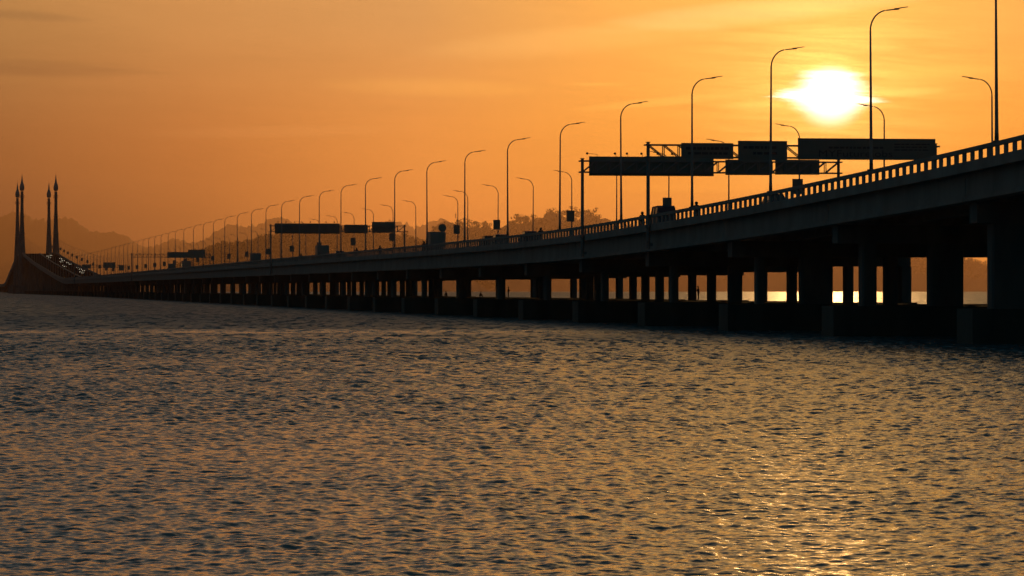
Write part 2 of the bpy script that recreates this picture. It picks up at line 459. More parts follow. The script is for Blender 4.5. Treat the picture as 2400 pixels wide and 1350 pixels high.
NEAR_L = [
    'thick near-side street lamp at the right edge whose arm is cut off by the frame',
    'near-side street lamp whose pole crosses the right edge of the bright sun',
    'near-side street lamp left of the sun, pole passing the nearer gantry\'s middle board',
    'near-side street lamp whose pole rises behind the left board of the nearer gantry',
    'near-side street lamp whose pole passes the longest board of the farther large gantry',
    'near-side street lamp just left of the farther large gantry and its left post',
    'near-side street lamp over the notch between the two round wooded hill tops',
    'near-side street lamp rising in front of the middle of the rounded wooded hill',
    'near-side street lamp rising out of the box truck beside the round sign',
    'near-side street lamp touching the right board of the mid-distance gantry',
    'near-side street lamp between the two smaller boards of the mid-distance gantry',
    'near-side street lamp in the gap beside the mid-distance gantry\'s longest board',
    'near-side street lamp crossing the right half of the mid-distance gantry\'s longest board',
    'near-side street lamp crossing the middle of the mid-distance gantry\'s longest board',
    'near-side street lamp crossing the left end of the mid-distance gantry\'s longest board',
    'near-side street lamp just left of the mid-distance gantry and its left post',
]
FAR_L = [
    'short far-side street lamp beside the thick pole at the right edge',
    'far-side street lamp whose arm tip touches the right edge of the sun',
    'far-side street lamp below left of the sun, above the nearer gantry\'s longest board',
    'far-side street lamp showing only its arm above the left board of the nearer gantry',
    'far-side lamp hidden by both large gantries, above the sign over the van',
    'far-side lamp whose thin pole shows below the longest board, left of a near-side pole',
    'far-side street lamp just left of the farther large gantry, with a hanging sign',
    'far-side street lamp with no sign in front of the right wooded hill top',
    'far-side street lamp with hanging sign over the notch between the wooded hill tops',
    'far-side street lamp without a sign close beside the lamp with a small antenna',
    'far-side street lamp carrying a small antenna arm, right of the round sign',
    'far-side street lamp standing alone left of the box truck',
]
ords = ['first', 'second', 'third', 'fourth', 'fifth', 'sixth', 'seventh', 'eighth', 'ninth', 'tenth', 'eleventh', 'twelfth', 'thirteenth', 'fourteenth', 'fifteenth', 'sixteenth', 'seventeenth']
GN, GF = 'street lamps along the near parapet', 'street lamps along the far parapet'
near_s = [station(x, -.27) for x in near_px]; far_s = [station(x, 27.77) for x in far_px]
for i, s in enumerate(near_s):
    l = NEAR_L[i] if i < len(NEAR_L) else f'near-side street lamp, {ords[i-len(NEAR_L)]} one left of the pole beside the mid-distance gantry'
    place_lamp(s, -.27, False, l, GN)
far_lamps = []
for i, s in enumerate(far_s):
    l = FAR_L[i] if i < len(FAR_L) else f'far-side street lamp, {ords[i-len(FAR_L)]} one left of the lone lamp beside the box truck'
    far_lamps.append(place_lamp(s, 27.77, True, l, GF, .95 if i == 10 else 1))
s = near_s[-1] + 40
while s < 3450:
    reg = 'on the low stretch before the rising ramp' if s < 2350 else 'on the ramp rising to the pylons'
    place_lamp(s, -.27, False, f'tiny distant near-side street lamp {reg}', f'distant near-side lamps {reg}'); s += 40
s = far_s[-1] + 40
while s < 3450:
    reg = 'on the low stretch before the rising ramp' if s < 2350 else 'on the ramp rising to the pylons'
    place_lamp(s, 27.77, True, f'tiny distant far-side street lamp {reg}', f'distant far-side lamps {reg}'); s += 40
# the small antenna on one lamp (a part of that lamp)
mb = MB(); mb.bar((0, 0, 7.6), (.42, 0, 7.6), .03); mb.bar((.42, 0, 7.6), (.42, 0, 8.3), .05); mb.box(.34, .5, -.08, .08, 8.2, 8.45)
mb.build('antenna', M['gantry'], far_lamps[10])

# hanging signs on every other far lamp
def make_banner():
    r = empty('hanging_sign')
    MB().box(-.58, .58, -.06, .06, -.85, .85).build('panel', M['sign_light'], r)
    mb = MB()
    mb.box(-.61, .61, -.09, -.061, .8, .88); mb.box(-.61, .61, -.09, -.061, -.88, -.8); mb.box(-.61, -.55, -.09, -.061, -.8, .8); mb.box(.55, .61, -.09, -.061, -.8, .8)
    mb.build('frame', M['gantry'], r)
    mb = MB(); mb.box(-.1, .1, .061, .26, .5, .6); mb.box(-.1, .1, .061, .26, -.6, -.5); mb.build('bracket', M['steel'], r)
    return r
ban0 = make_banner(); bu = False
BAN = [(2, 'dark sign on a far lamp pole directly below the sun and nearer gantry'), (4, 'dark sign on a far lamp pole right above the van'), (6, 'upright dark sign on a far lamp left of the farther large gantry'),
       (8, 'upright dark sign against the notch between the two wooded hill tops'), (10, 'upright dark sign under the lamp with the antenna'), (12, 'dark sign below the right board of the mid-distance gantry'),
       (14, 'dark sign below the middle board of the mid-distance gantry'), (16, 'dark sign standing over the truck below the longest mid-distance board'), (18, 'dark sign below the left end of the longest mid-distance board'),
       (20, 'dark sign touching the left post of the mid-distance gantry'), (22, 'small dark sign, first one left of the mid-distance gantry'), (24, 'small dark sign, second one left of the mid-distance gantry'),
       (26, 'small dark sign, third one left of the mid-distance gantry'), (28, 'small dark sign just right of the small distant gantry')]
def put_banner(s, label, group='signs on the far lamp poles', sc_=1.):
    global bu
    o = ban0 if not bu else copy_tree(ban0); bu = True
    p = W(s, 27.5, zp(s) + 5.0); o.location = p; o.rotation_euler = (0, 0, -ROT*.0 + .0); o.scale = (sc_,)*3
    tag(o, label, 'sign', group)
for i, l in BAN: put_banner(far_s[i] - .35, l)
s = far_s[-1] + 80
while s < 3250:
    reg = 'seen under the small distant gantry' if s < 2050 else 'on the ramp rising to the pylons'
    put_banner(s - .35, f'tiny dark sign on a far lamp pole {reg}', f'tiny lamp-pole signs {reg}', 1.2); s += 80

# ------------------------------------------------------------------ sign gantries
def gantry(name, label, s, zc0, zc1, boards, near_a=-.62, far_a=28.1, lights=None, diag=1, ztop=.25, board_front=True, light_top=None):
    """boards: (a0,a1,z0,z1,material); chords at zc0 (lower) and zc1 (upper), absolute"""
    root = empty(name, W(s, near_a, zp(s)-3.4), ROT)
    tag(root, label, 'sign gantry', 'sign gantries across the bridge')
    bpy.context.view_layer.update()
    zb = zp(s) - 3.4
    L = far_a - near_a
    z0, z1 = zc0 - zb, zc1 - zb
    for xx in (0, L):
        mb = MB(); mb.tube([(xx, 0, 0), (xx, 0, z1 + ztop)], [.19, .165], 12)
        mb.lathe([(.24, z1+ztop), (.24, z1+ztop+.06)], 12, (xx, 0))
        mb.lathe([(.30, 2.1), (.30, 2.25)], 12, (xx, 0))
        p = mb.build('post', M['gantry'], root, False)
        mb = MB(); sg = 1 if xx == 0 else -1
        mb.box(xx+sg*.0-.3, xx+sg*.0+.3, -.28, .28, 2.25, 2.33); mb.box(xx-.2 if sg > 0 else xx-.45, xx+.45 if sg > 0 else xx+.2, -.12, .12, .3, .6)
        mb.build('bracket', M['gantry'], p)
    mb = MB()
    dep = .42
    for yy in (-dep, dep):
        for zz in (z0, z1): mb.box(-.35, L+.35, yy-.07, yy+.07, zz-.075, zz+.075)
        n = int(round(L/1.5)); w = L/n
        for i in range(n):
            xa, xb = i*w, (i+1)*w
            if (i % 2 == 0): mb.bar((xa, yy, z1 if diag > 0 else z0), (xb, yy, z0 if diag > 0 else z1), .06, 6)
            else: mb.bar((xa, yy, z1 if diag < 0 and False else (z1 if diag > 0 else z0)), (xb, yy, z0 if diag > 0 else z1), .06, 6)
            mb.bar((xb, yy, z0), (xb, yy, z1), .055, 6)
    n = int(round(L/3))
    for i in range(n+1):
        for zz in (z0, z1): mb.bar((i*L/n, -dep, zz), (i*L/n, dep, zz), .05, 6)
    mb.build('truss', M['gantry'], root)
    out = []
    for (a0, a1, b0, b1, mm) in boards:
        y0 = -dep-.26 if board_front else dep+.14
        mb = MB(); mb.box(a0-near_a, a1-near_a, y0, y0+.10, b0-zb, b1-zb)
        o = mb.build('sign_board', M[mm], root)
        mb = MB(); e = .05
        x0_, x1_, q0, q1 = a0-near_a, a1-near_a, b0-zb, b1-zb
        mb.box(x0_-e, x1_+e, y0-.03, y0+.13, q1, q1+e); mb.box(x0_-e, x1_+e, y0-.03, y0+.13, q0-e, q0)
        mb.box(x0_-e, x0_, y0-.03, y0+.13, q0, q1); mb.box(x1_, x1_+e, y0-.03, y0+.13, q0, q1)
        mb.build('board_edge', M['gantry'], o)
        out.append((o, x0_, x1_, q0, q1, y0))
    for (a, arm) in (lights or []):
        zt = (light_top or zc1) - zb; xx = a - near_a
        mb = MB()
        yb = dep + .2
        mb.bar((xx, yb, zt), (xx, yb, zt+.28), .025, 6)
        mb.bar((xx, yb, zt+.28), (xx-arm, yb-.5, zt+.34), .025, 6)
        mb.lathe([(.05, zt+.22), (.13, zt+.27), (.13, zt+.42), (.05, zt+.47)], 8, (xx-arm, yb-.5))
        mb.build('floodlight', M['dark'], root)
    return root, out

def a_of(px, s):     # lateral offset whose bearing at station s is px
    # solve F*(X0+1.011a)/(s-a*T/NRM) = px-VX
    k = (px - VX)/F
    return (k*s - X0)/(1.011 + k*T/NRM)
def z_of(py, s, a): return CAM_H + (678 - py)*(s - a*T/NRM)/F
def bl(s, lst, mm):
    r = []
    for (x0, x1, y0, y1) in lst:
        a0, a1 = a_of(x0, s), a_of(x1, s); am = (a0+a1)/2
        r.append((a0, a1, z_of(y1, s, am), z_of(y0, s, am), mm))
    return r
sA = station(1365, -.62); sB = station(1519, -.62); sC = station(634.5, -.62); sD = station(308, -.62); sE = 2080.
gA, _ = gantry('sign_gantry', 'large sign gantry seen from behind, its very long board topped by floodlights', sA, z_of(404, sA, 5), z_of(378, sA, 5),
    bl(sA, [(1384, 1674, 368, 411), (1704, 1808, 375, 409), (1821, 1922, 375, 408)], 'sign'), far_a=a_of(1965, sA), diag=-1, board_front=False,
    lights=[(a_of(1402, sA), 1.2), (a_of(1446, sA), .2), (a_of(1474, sA), .2), (a_of(1508, sA), .2), (a_of(1546, sA), .2), (a_of(1580, sA), .2)], light_top=z_of(368, sA, 10))
gB, bB = gantry('sign_gantry', 'nearest sign gantry with a lettered long board below the sun', sB, z_of(369, sB, 5), z_of(340.5, sB, 5),
    bl(sB, [(1595, 1714, 337, 372), (1728, 1840, 332, 375), (1868, 2187, 326.5, 374)], 'sign_light'), far_a=a_of(2192, sB), diag=1)
gantry('sign_gantry', 'mid-distance sign gantry with three boards against the left wooded hill', sC, z_of(542.5, sC, 5), z_of(529, sC, 5),
    bl(sC, [(645, 796.5, 524, 547), (808, 862, 527, 546), (873, 926, 520.5, 545)], 'sign'), far_a=a_of(948, sC), diag=-1, board_front=False,
    lights=[(a_of(x, sC), .15) for x in (653, 672, 692, 709, 729, 749, 766, 785)], light_top=z_of(524, sC, 8))
gantry('sign_gantry', 'small distant sign gantry with open truss and two boards at its right', sD, z_of(603, sD, 5), z_of(595.5, sD, 5),
    bl(sD, [(392, 440, 591, 604), (440.6, 480, 585.5, 604)], 'sign'), far_a=a_of(492, sD), diag=1)
gantry('sign_gantry', 'farthest tiny sign gantry at the foot of the ramp to the pylons', sE, z_of(627, sE, 10), z_of(621.5, sE, 10),
    [(3.5, 8.5, z_of(629, sE, 6), z_of(620, sE, 6), 'sign'), (15.5, 22, z_of(628, sE, 18), z_of(615, sE, 18), 'sign'), (24, 27, z_of(634, sE, 25), z_of(622, sE, 25), 'sign')])

# lettering on the long board of the nearest gantry
def text(body, size, parent, x, y, z, width=None):
    cu = bpy.data.curves.new('lettering', 'FONT'); cu.body = body; cu.size = size; cu.extrude = .008; cu.resolution_u = 3
    tmp = bpy.data.objects.new('lettering', cu); C.objects.link(tmp)
    dg = bpy.context.evaluated_depsgraph_get(); me = bpy.data.meshes.new_from_object(tmp.evaluated_get(dg))
    bpy.data.objects.remove(tmp); bpy.data.curves.remove(cu)
    me.materials.clear(); me.materials.append(M['letter'])
    o = bpy.data.objects.new('lettering', me); C.objects.link(o); o.parent = parent
    xs = [v.co.x for v in me.vertices]; k = (width/(max(xs)-min(xs))) if width else 1
    o.scale = (k, 1, 1); o.rotation_euler = (R(90), 0, 0); o.location = (x, y, z); return o
o, x0_, x1_, q0, q1, y0 = bB[2]
pm = (x1_-x0_)/(2187-1868)
text('MYFutureJobs', .95, o, x0_ + (1913-1868)*pm, y0-.012, q0 + .12*(q1-q0), (2085-1913)*pm)
# unreadable smaller lines: plain raised strips
def strips(bd, rows):
    o, x0_, x1_, q0, q1, y0 = bd
    rnd = random.Random(7)
    for (u0, u1, v0, v1) in rows:
        mb = MB()
        x = x0_ + u0*(x1_-x0_); xe = x0_ + u1*(x1_-x0_)
        while x < xe:
            w = rnd.uniform(.25, .7); mb.box(x, min(xe, x+w), y0-.02, y0-.001, q0+v0*(q1-q0), q0+v1*(q1-q0)); x += w + rnd.uniform(.08, .16)
        mb.build('line_of_print', M['letter'], o)
strips(bB[2], [(.22, .62, .52, .62), (.70, .96, .72, .78), (.70, .94, .58, .64), (.70, .95, .44, .5)])
strips(bB[0], [(.08, .92, .58, .76), (.12, .9, .26, .42)])
strips(bB[1], [(.1, .8, .6, .74), (.3, .8, .28, .42)])

# round sign with plate under it, by the box truck
s = station(1036.5, -.3); r = empty('road_sign', W(s, -.3, zp(s)-.01), -ROT*0)
tag(r, 'round sign above a rectangular plate beside the box truck', 'road sign')
mb = MB(); mb.bar((0, .03, 0), (0, .03, 2.6), .045); mb.build('post', M['steel'], r)
def disc(mb, rad, y0, y1, zc, n=28):
    st = len(mb.v)
    for yy in (y0, y1):
        for k in range(n): mb.v.append((rad*math.cos(2*math.pi*k/n), yy, zc + rad*math.sin(2*math.pi*k/n)))
    mb.f.append(tuple(st+k for k in range(n))); mb.f.append(tuple(st+n+k for k in reversed(range(n))))
    for k in range(n): mb.f.append((st+k, st+n+k, st+n+(k+1) % n, st+(k+1) % n))
mb = MB(); disc(mb, .57, -.05, -.02, 2.12); mb.build('round_face', M['sign'], r)
mb = MB(); mb.box(-.5, .5, -.05, -.02, .72, 1.45); mb.build('plate', M['sign'], r)

# ------------------------------------------------------------------ vehicles
def wheels(root, ys, half, rad):
    for yy in ys:
        for sx in (-1, 1):
            mb = MB(); n = 16; st = 0
            for xx in (-.11, .11):
                for k in range(n): mb.v.append((sx*half+xx, yy+rad*math.cos(2*math.pi*k/n), rad+rad*math.sin(2*math.pi*k/n)))
            mb.f.append(tuple(range(n))); mb.f.append(tuple(n+k for k in reversed(range(n))))
            for k in range(n): mb.f.append((k, n+k, n+(k+1) % n, (k+1) % n))
            w = mb.build('wheel', M['rubber'], root)
            h = MB(); 
            for xx in (sx*(half+.112)-.004, sx*(half+.112)+.004):
                for k in range(10): h.v.append((xx, yy+rad*.6*math.cos(2*math.pi*k/10), rad+rad*.6*math.sin(2*math.pi*k/10)))
            h.f.append(tuple(range(10))); h.f.append(tuple(10+k for k in reversed(range(10))))
            for k in range(10): h.f.append((k, 10+k, 10+(k+1) % 10, (k+1) % 10))
            h.build('rim', M['silver'], w)
def lamps(root, y, z, half, lights, name='tail_light', m='red'):
    for sx in (-1, 1):
        MB().box(sx*half-.13, sx*half+.13, y-.03, y+.03, z-.08, z+.08).build(name, M[m], root)
def vehicle(kind, paint, headlights=False):
    r = empty(kind)
    if kind == 'car':
        mb = MB(); mb.prism([(-2.1, .3), (2.1, .3), (2.15, .7), (1.1, .92), (-1.75, .97), (-2.12, .85)], -.86, .86); mb.build('body', M[paint], r)
        mb = MB(); mb.prism([(1.1, .9), (.35, 1.46), (-1.2, 1.5), (-1.9, .95)], -.78, .78, .12, 1.2); g = mb.build('cabin_windows', M['glass'], r)
        mb = MB(); mb.prism([(.38, 1.44), (.3, 1.5), (-1.15, 1.54), (-1.3, 1.47)], -.67, .67); mb.build('roof', M[paint], r)
        wheels(r, (-1.3, 1.3), .78, .32)
        lamps(r, 2.13, .66, .62, 0, 'headlight', 'headlight' if headlights else 'lens'); lamps(r, -2.14, .78, .64, 0)
    elif kind == 'van':
        mb = MB(); mb.prism([(-2.35, .35), (2.35, .35), (2.4, .8), (2.25, 1.05), (1.6, 1.2), (-2.4, 1.2)], -.92, .92); mb.build('body', M[paint], r)
        mb = MB(); mb.prism([(1.62, 1.18), (.75, 2.02), (-2.25, 2.05), (-2.38, 1.18)], -.88, .88, .10, 1.7); mb.build('cabin_windows', M['glass'], r)
        mb = MB(); mb.prism([(.9, 2.0), (.6, 2.16), (-2.2, 2.18), (-2.3, 2.0)], -.8, .8); mb.build('roof', M[paint], r)
        for yy in (.55, -.75, -2.28):
            MB().hexa([(-.94, yy-.09, 1.15), (.94, yy-.09, 1.15), (.94, yy+.09, 1.15), (-.94, yy+.09, 1.15), (-.83, yy-.09, 2.03), (.83, yy-.09, 2.03), (.83, yy+.09, 2.03), (-.83, yy+.09, 2.03)]).build('pillar', M[paint], r)
        wheels(r, (-1.4, 1.5), .84, .34); lamps(r, 2.36, .8, .68, 0, 'headlight', 'lens'); lamps(r, -2.41, .95, .72, 0)
    else:   # box truck
        mb = MB(); mb.prism([(3.1, .5), (3.15, 1.3), (2.85, 2.3), (2.4, 2.45), (1.6, 2.45), (1.6, .5)], -1.05, 1.05); mb.build('cab', M[paint], r)
        mb = MB(); mb.prism([(3.17, 1.42), (2.91, 2.2), (2.86, 2.2), (3.1, 1.42)], -.92, .92); mb.build('windscreen', M['glass'], r)
        mb = MB(); mb.prism([(1.5, .85), (1.5, 3.05), (1.35, 3.2), (-3.1, 3.2), (-3.2, 3.1), (-3.2, .85)], -1.15, 1.15); mb.build('cargo_box', M['white'], r)
        mb = MB(); mb.box(-.5, .5, -3.1, 2.9, .5, .86); mb.build('chassis', M['dark'], r)
        wheels(r, (-2.0, 2.2), .92, .46); lamps(r, 3.16, .85, .8, 0, 'headlight', 'lens'); lamps(r, -3.12, .7, .85, 0)
    return r
protos = {}
def put_vehicle(kind, paint, px, a, label, toward=False, group=None, s=None, lit_=False, scale=1.):
    key = (kind, paint, lit_)
    if key not in protos: o = protos[key] = vehicle(kind, paint, lit_)
    else: o = copy_tree(protos[key])
    s = station(px, a) if s is None else s
    o.location = W(s, a, zp(s) - DECK + .005)
    sl = math.atan((zp(s+5) - zp(s-5))/10)
    o.rotation_euler = (sl if not toward else -sl, 0, -ROT*-1*-1 + 0 if False else (math.atan2(-T, 1) + (math.pi if toward else 0)))
    o.scale = (scale,)*3
    tag(o, label, {'car': 'car', 'van': 'van', 'box_truck': 'truck'}[kind], group)
    return o
put_vehicle('van', 'blue', 1551, 3.2, 'van with sloping windscreen right of the nearer gantry\'s left post', scale=1.08)
put_vehicle('car', 'blue', 1812, 3.4, 'car half hidden behind the parapet openings below the sun')
put_vehicle('box_truck', 'white', 1020, 3.4, 'tall box truck beside the round sign')
put_vehicle('car', 'red', 1145, 2.8, 'car roof left of the upright sign, the farther one of two close together', scale=1.12)
put_vehicle('car', 'silver', 1171, 2.8, 'car roof directly below the upright sign in the hill notch', scale=1.12)
put_vehicle('car', 'blue', 1240, 2.8, 'car roof between the signs, left of the lone motorcyclist', scale=1.12)
put_vehicle('car', 'silver', 795, 2.8, 'car just left of the lamp pole under the middle of the mid-distance gantry', scale=1.12)
put_vehicle('box_truck', 'blue', 754, 3.4, 'truck under the longest board of the mid-distance gantry')
put_vehicle('box_truck', 'silver', 598, 3.4, 'truck just left of the mid-distance gantry')
put_vehicle('box_truck', 'red', 402, 5, 'truck under the left board of the small distant gantry')
put_vehicle('box_truck', 'white', 436, 9, 'truck under the right board of the small distant gantry', scale=1.25)
put_vehicle('box_truck', 'red', 268, 9, 'truck below the middle board of the farthest tiny gantry', s=2040)
rnd = random.Random(11)
for i in range(16):
    put_vehicle('car', 'silver', 0, rnd.choice([16.5, 20, 23.5]), 'tiny oncoming car with lit headlights on the ramp below the pylons', True, 'oncoming cars on the ramp below the pylons', s=2420 + i*40 + rnd.uniform(-12, 12), lit_=True)

# ------------------------------------------------------------------ people
def body(name, joints, edges, rad, m, parent=None):
    me = bpy.data.meshes.new(name); me.from_pydata(joints, edges, []); me.materials.append(m)
    o = bpy.data.objects.new(name, me); C.objects.link(o)
    if parent: o.parent = parent
    o.modifiers.new('Skin', 'SKIN'); 
    for v, r in zip(me.skin_vertices[0].data, rad): v.radius = (r, r)
    me.skin_vertices[0].data[0].use_root = True
    su = o.modifiers.new('Sub', 'SUBSURF'); su.levels = su.render_levels = 1
    return o
def figure(pose):
    """pose: dict of joints, facing +Y, origin under the pelvis on what carries the figure"""
    J = pose; names = list(J); idx = {n: i for i, n in enumerate(names)}
    E = [('pelvis', 'chest'), ('chest', 'neck'), ('neck', 'head'), ('head', 'crown'), ('chest', 'shL'), ('shL', 'elL'), ('elL', 'haL'), ('chest', 'shR'), ('shR', 'elR'), ('elR', 'haR'),
         ('pelvis', 'hiL'), ('hiL', 'knL'), ('knL', 'anL'), ('anL', 'toL'), ('pelvis', 'hiR'), ('hiR', 'knR'), ('knR', 'anR'), ('anR', 'toR')]
    RAD = dict(pelvis=.15, chest=.16, neck=.06, head=.10, crown=.08, shL=.075, shR=.075, elL=.05, elR=.05, haL=.04, haR=.04, hiL=.10, hiR=.10, knL=.07, knR=.07, anL=.05, anR=.05, toL=.045, toR=.045)
    return [J[n] for n in names], [(idx[a], idx[b]) for a, b in E], [RAD[n] for n in names]
SIT = dict(pelvis=(0, 0, .14), chest=(0, .14, .52), neck=(0, .22, .68), head=(0, .27, .80), crown=(0, .28, .92), shL=(-.19, .18, .60), elL=(-.24, .32, .38), haL=(-.12, .52, .42), shR=(.19, .18, .60), elR=(.24, .32, .38), haR=(.12, .52, .42),
           hiL=(-.11, .04, .13), knL=(-.16, .42, .42), anL=(-.15, .50, .05), toL=(-.15, .66, .04), hiR=(.11, .04, .13), knR=(.16, .42, .42), anR=(.15, .50, .05), toR=(.15, .66, .04))
STAND = dict(pelvis=(0, 0, .92), chest=(0, .02, 1.25), neck=(0, .04, 1.45), head=(0, .06, 1.57), crown=(0, .06, 1.68), shL=(-.2, .02, 1.37), elL=(-.26, .14, 1.12), haL=(-.12, .36, 1.08), shR=(.2, .02, 1.37), elR=(.26, .14, 1.12), haR=(.12, .36, 1.08),
           hiL=(-.1, 0, .86), knL=(-.12, .03, .48), anL=(-.12, 0, .07), toL=(-.13, .16, .04), hiR=(.1, 0, .86), knR=(.12, .05, .48), anR=(.13, .02, .07), toR=(.14, .18, .04))
RIDE = dict(pelvis=(0, -.1, .86), chest=(0, .06, 1.2), neck=(0, .12, 1.38), head=(0, .15, 1.5), crown=(0, .15, 1.62), shL=(-.2, .08, 1.3), elL=(-.3, .3, 1.1), haL=(-.3, .55, 1.08), shR=(.2, .08, 1.3), elR=(.3, .3, 1.1), haR=(.3, .55, 1.08),
           hiL=(-.12, -.05, .82), knL=(-.2, .32, .72), anL=(-.2, .18, .34), toL=(-.2, .34, .3), hiR=(.12, -.05, .82), knR=(.2, .32, .72), anR=(.2, .18, .34), toR=(.2, .34, .3))
def person(pose, headgear):
    r = body('person', *figure(pose), M['cloth'])
    h = pose['head']; mb = MB()
    if headgear == 'helmet':
        mb.lathe([(.10, -.10), (.15, -.02), (.15, .08), (.11, .16), (.03, .19)], 12); o = mb.build('helmet', M['dark'], r, True)
    else:
        mb.lathe([(.21, .07), (.13, .09), (.11, .17), (.02, .19)], 12); o = mb.build('hat', M['cloth'], r, True)
    o.location = h
    return r
def rod(parent, hand):
    mb = MB(); mb.tube([(hand[0], hand[1]-.2, hand[2]-.1), (hand[0], hand[1]+2.0, hand[2]+1.2)], [.015, .006], 6)
    return mb.build('fishing_rod', M['dark'], parent)
CAPZ = 2.40
ang = [(1047, SIT, 0.6, 'person sitting hunched on a pier base, in the narrower left opening under the bridge'),
       (1124, SIT, -1.2, 'person crouching on a pier base in the middle of the opening with water behind'),
       (1191, STAND, -1.4, 'person standing against a column at the left edge of an opening'),
       (1637, STAND, 1.2, 'person standing close to a column in a narrow opening right of the far gantry post')]
for (px, pose, rz, lab) in ang:
    # stand on the pile cap whose far end lies at this bearing
    best = None
    for k in range(0, 40):
        s = S0 + SP*k; a = a_of(px, s - 1.4)
        if 22 < a < 28 and (best is None or a > best[1]): best = (s, a)
    if best is None:
        for k in range(0, 40):
            s = S0 + SP*k; a = a_of(px, s - 1.4)
            if 5 < a < 28 and (best is None or a > best[1]): best = (s, a)
    p = person(pose, 'hat'); p.location = W(best[0] - 1.4, best[1], CAPZ); p.rotation_euler = (0, 0, rz)
    tag(p, lab, 'person')
# motorcycles with riders in the edge lane
def motorcycle():
    r = empty('motorcycle')
    for yy in (-.62, .62):
        mb = MB(); pts = [(0, yy+.25*math.cos(w), .29+.25*math.sin(w)) for w in [2*math.pi*k/16 for k in range(17)]]
        mb.tube(pts, [.045]*17, 6); w_ = mb.build('wheel', M['rubber'], r)
        mb = MB()
        for k in range(6): mb.bar((0, yy, .29), (0, yy+.23*math.cos(k*1.047), .29+.23*math.sin(k*1.047)), .01, 4)
        mb.build('spokes', M['steel'], w_)
    mb = MB(); mb.prism([(-.5, .42), (.25, .36), (.4, .62), (.22, .74), (-.2, .62), (-.75, .68), (-.8, .58)], -.12, .12); mb.build('frame', M['red'], r)
    mb = MB(); mb.prism([(.05, .70), (-.7, .74), (-.72, .68), (.05, .64)], -.13, .13); mb.build('seat', M['dark'], r)
    mb = MB(); mb.bar((0, .62, .29), (0, .45, .98), .035); mb.bar((-.32, .46, 1.0), (.32, .46, 1.0), .02); mb.build('handlebar', M['steel'], r)
    MB().box(-.1, .1, .52, .62, .78, .94).build('headlight', M['lens'], r)
    return r
mc0 = None; rd0 = None
for px, lab in [(1268, 'between the signs, in front of the right wooded hill top'), (1506, 'just left of the nearer gantry\'s left post'), (1633, 'beside the lamp pole right of the van'), (836, 'under the middle board of the mid-distance gantry'),
                (891, 'under the right board of the mid-distance gantry'), (706, 'under the left part of the longest mid-distance board'), (994, 'right behind the box truck')]:
    if mc0 is None: mc0 = m_ = motorcycle(); rd0 = p_ = person(RIDE, 'helmet')
    else: m_ = copy_tree(mc0); p_ = copy_tree(rd0)
    a = 1.0; s = station(px, a)
    for o in (m_, p_):
        o.location = W(s, a, zp(s) - DECK + .01); o.rotation_euler = (0, 0, math.atan2(-T, 1)); o.scale = (1.06,)*3
    tag(m_, 'motorcycle ' + lab, 'motorcycle', 'motorcycles on the bridge')
    tag(p_, 'helmeted rider ' + lab, 'person', 'motorcycle riders on the bridge')

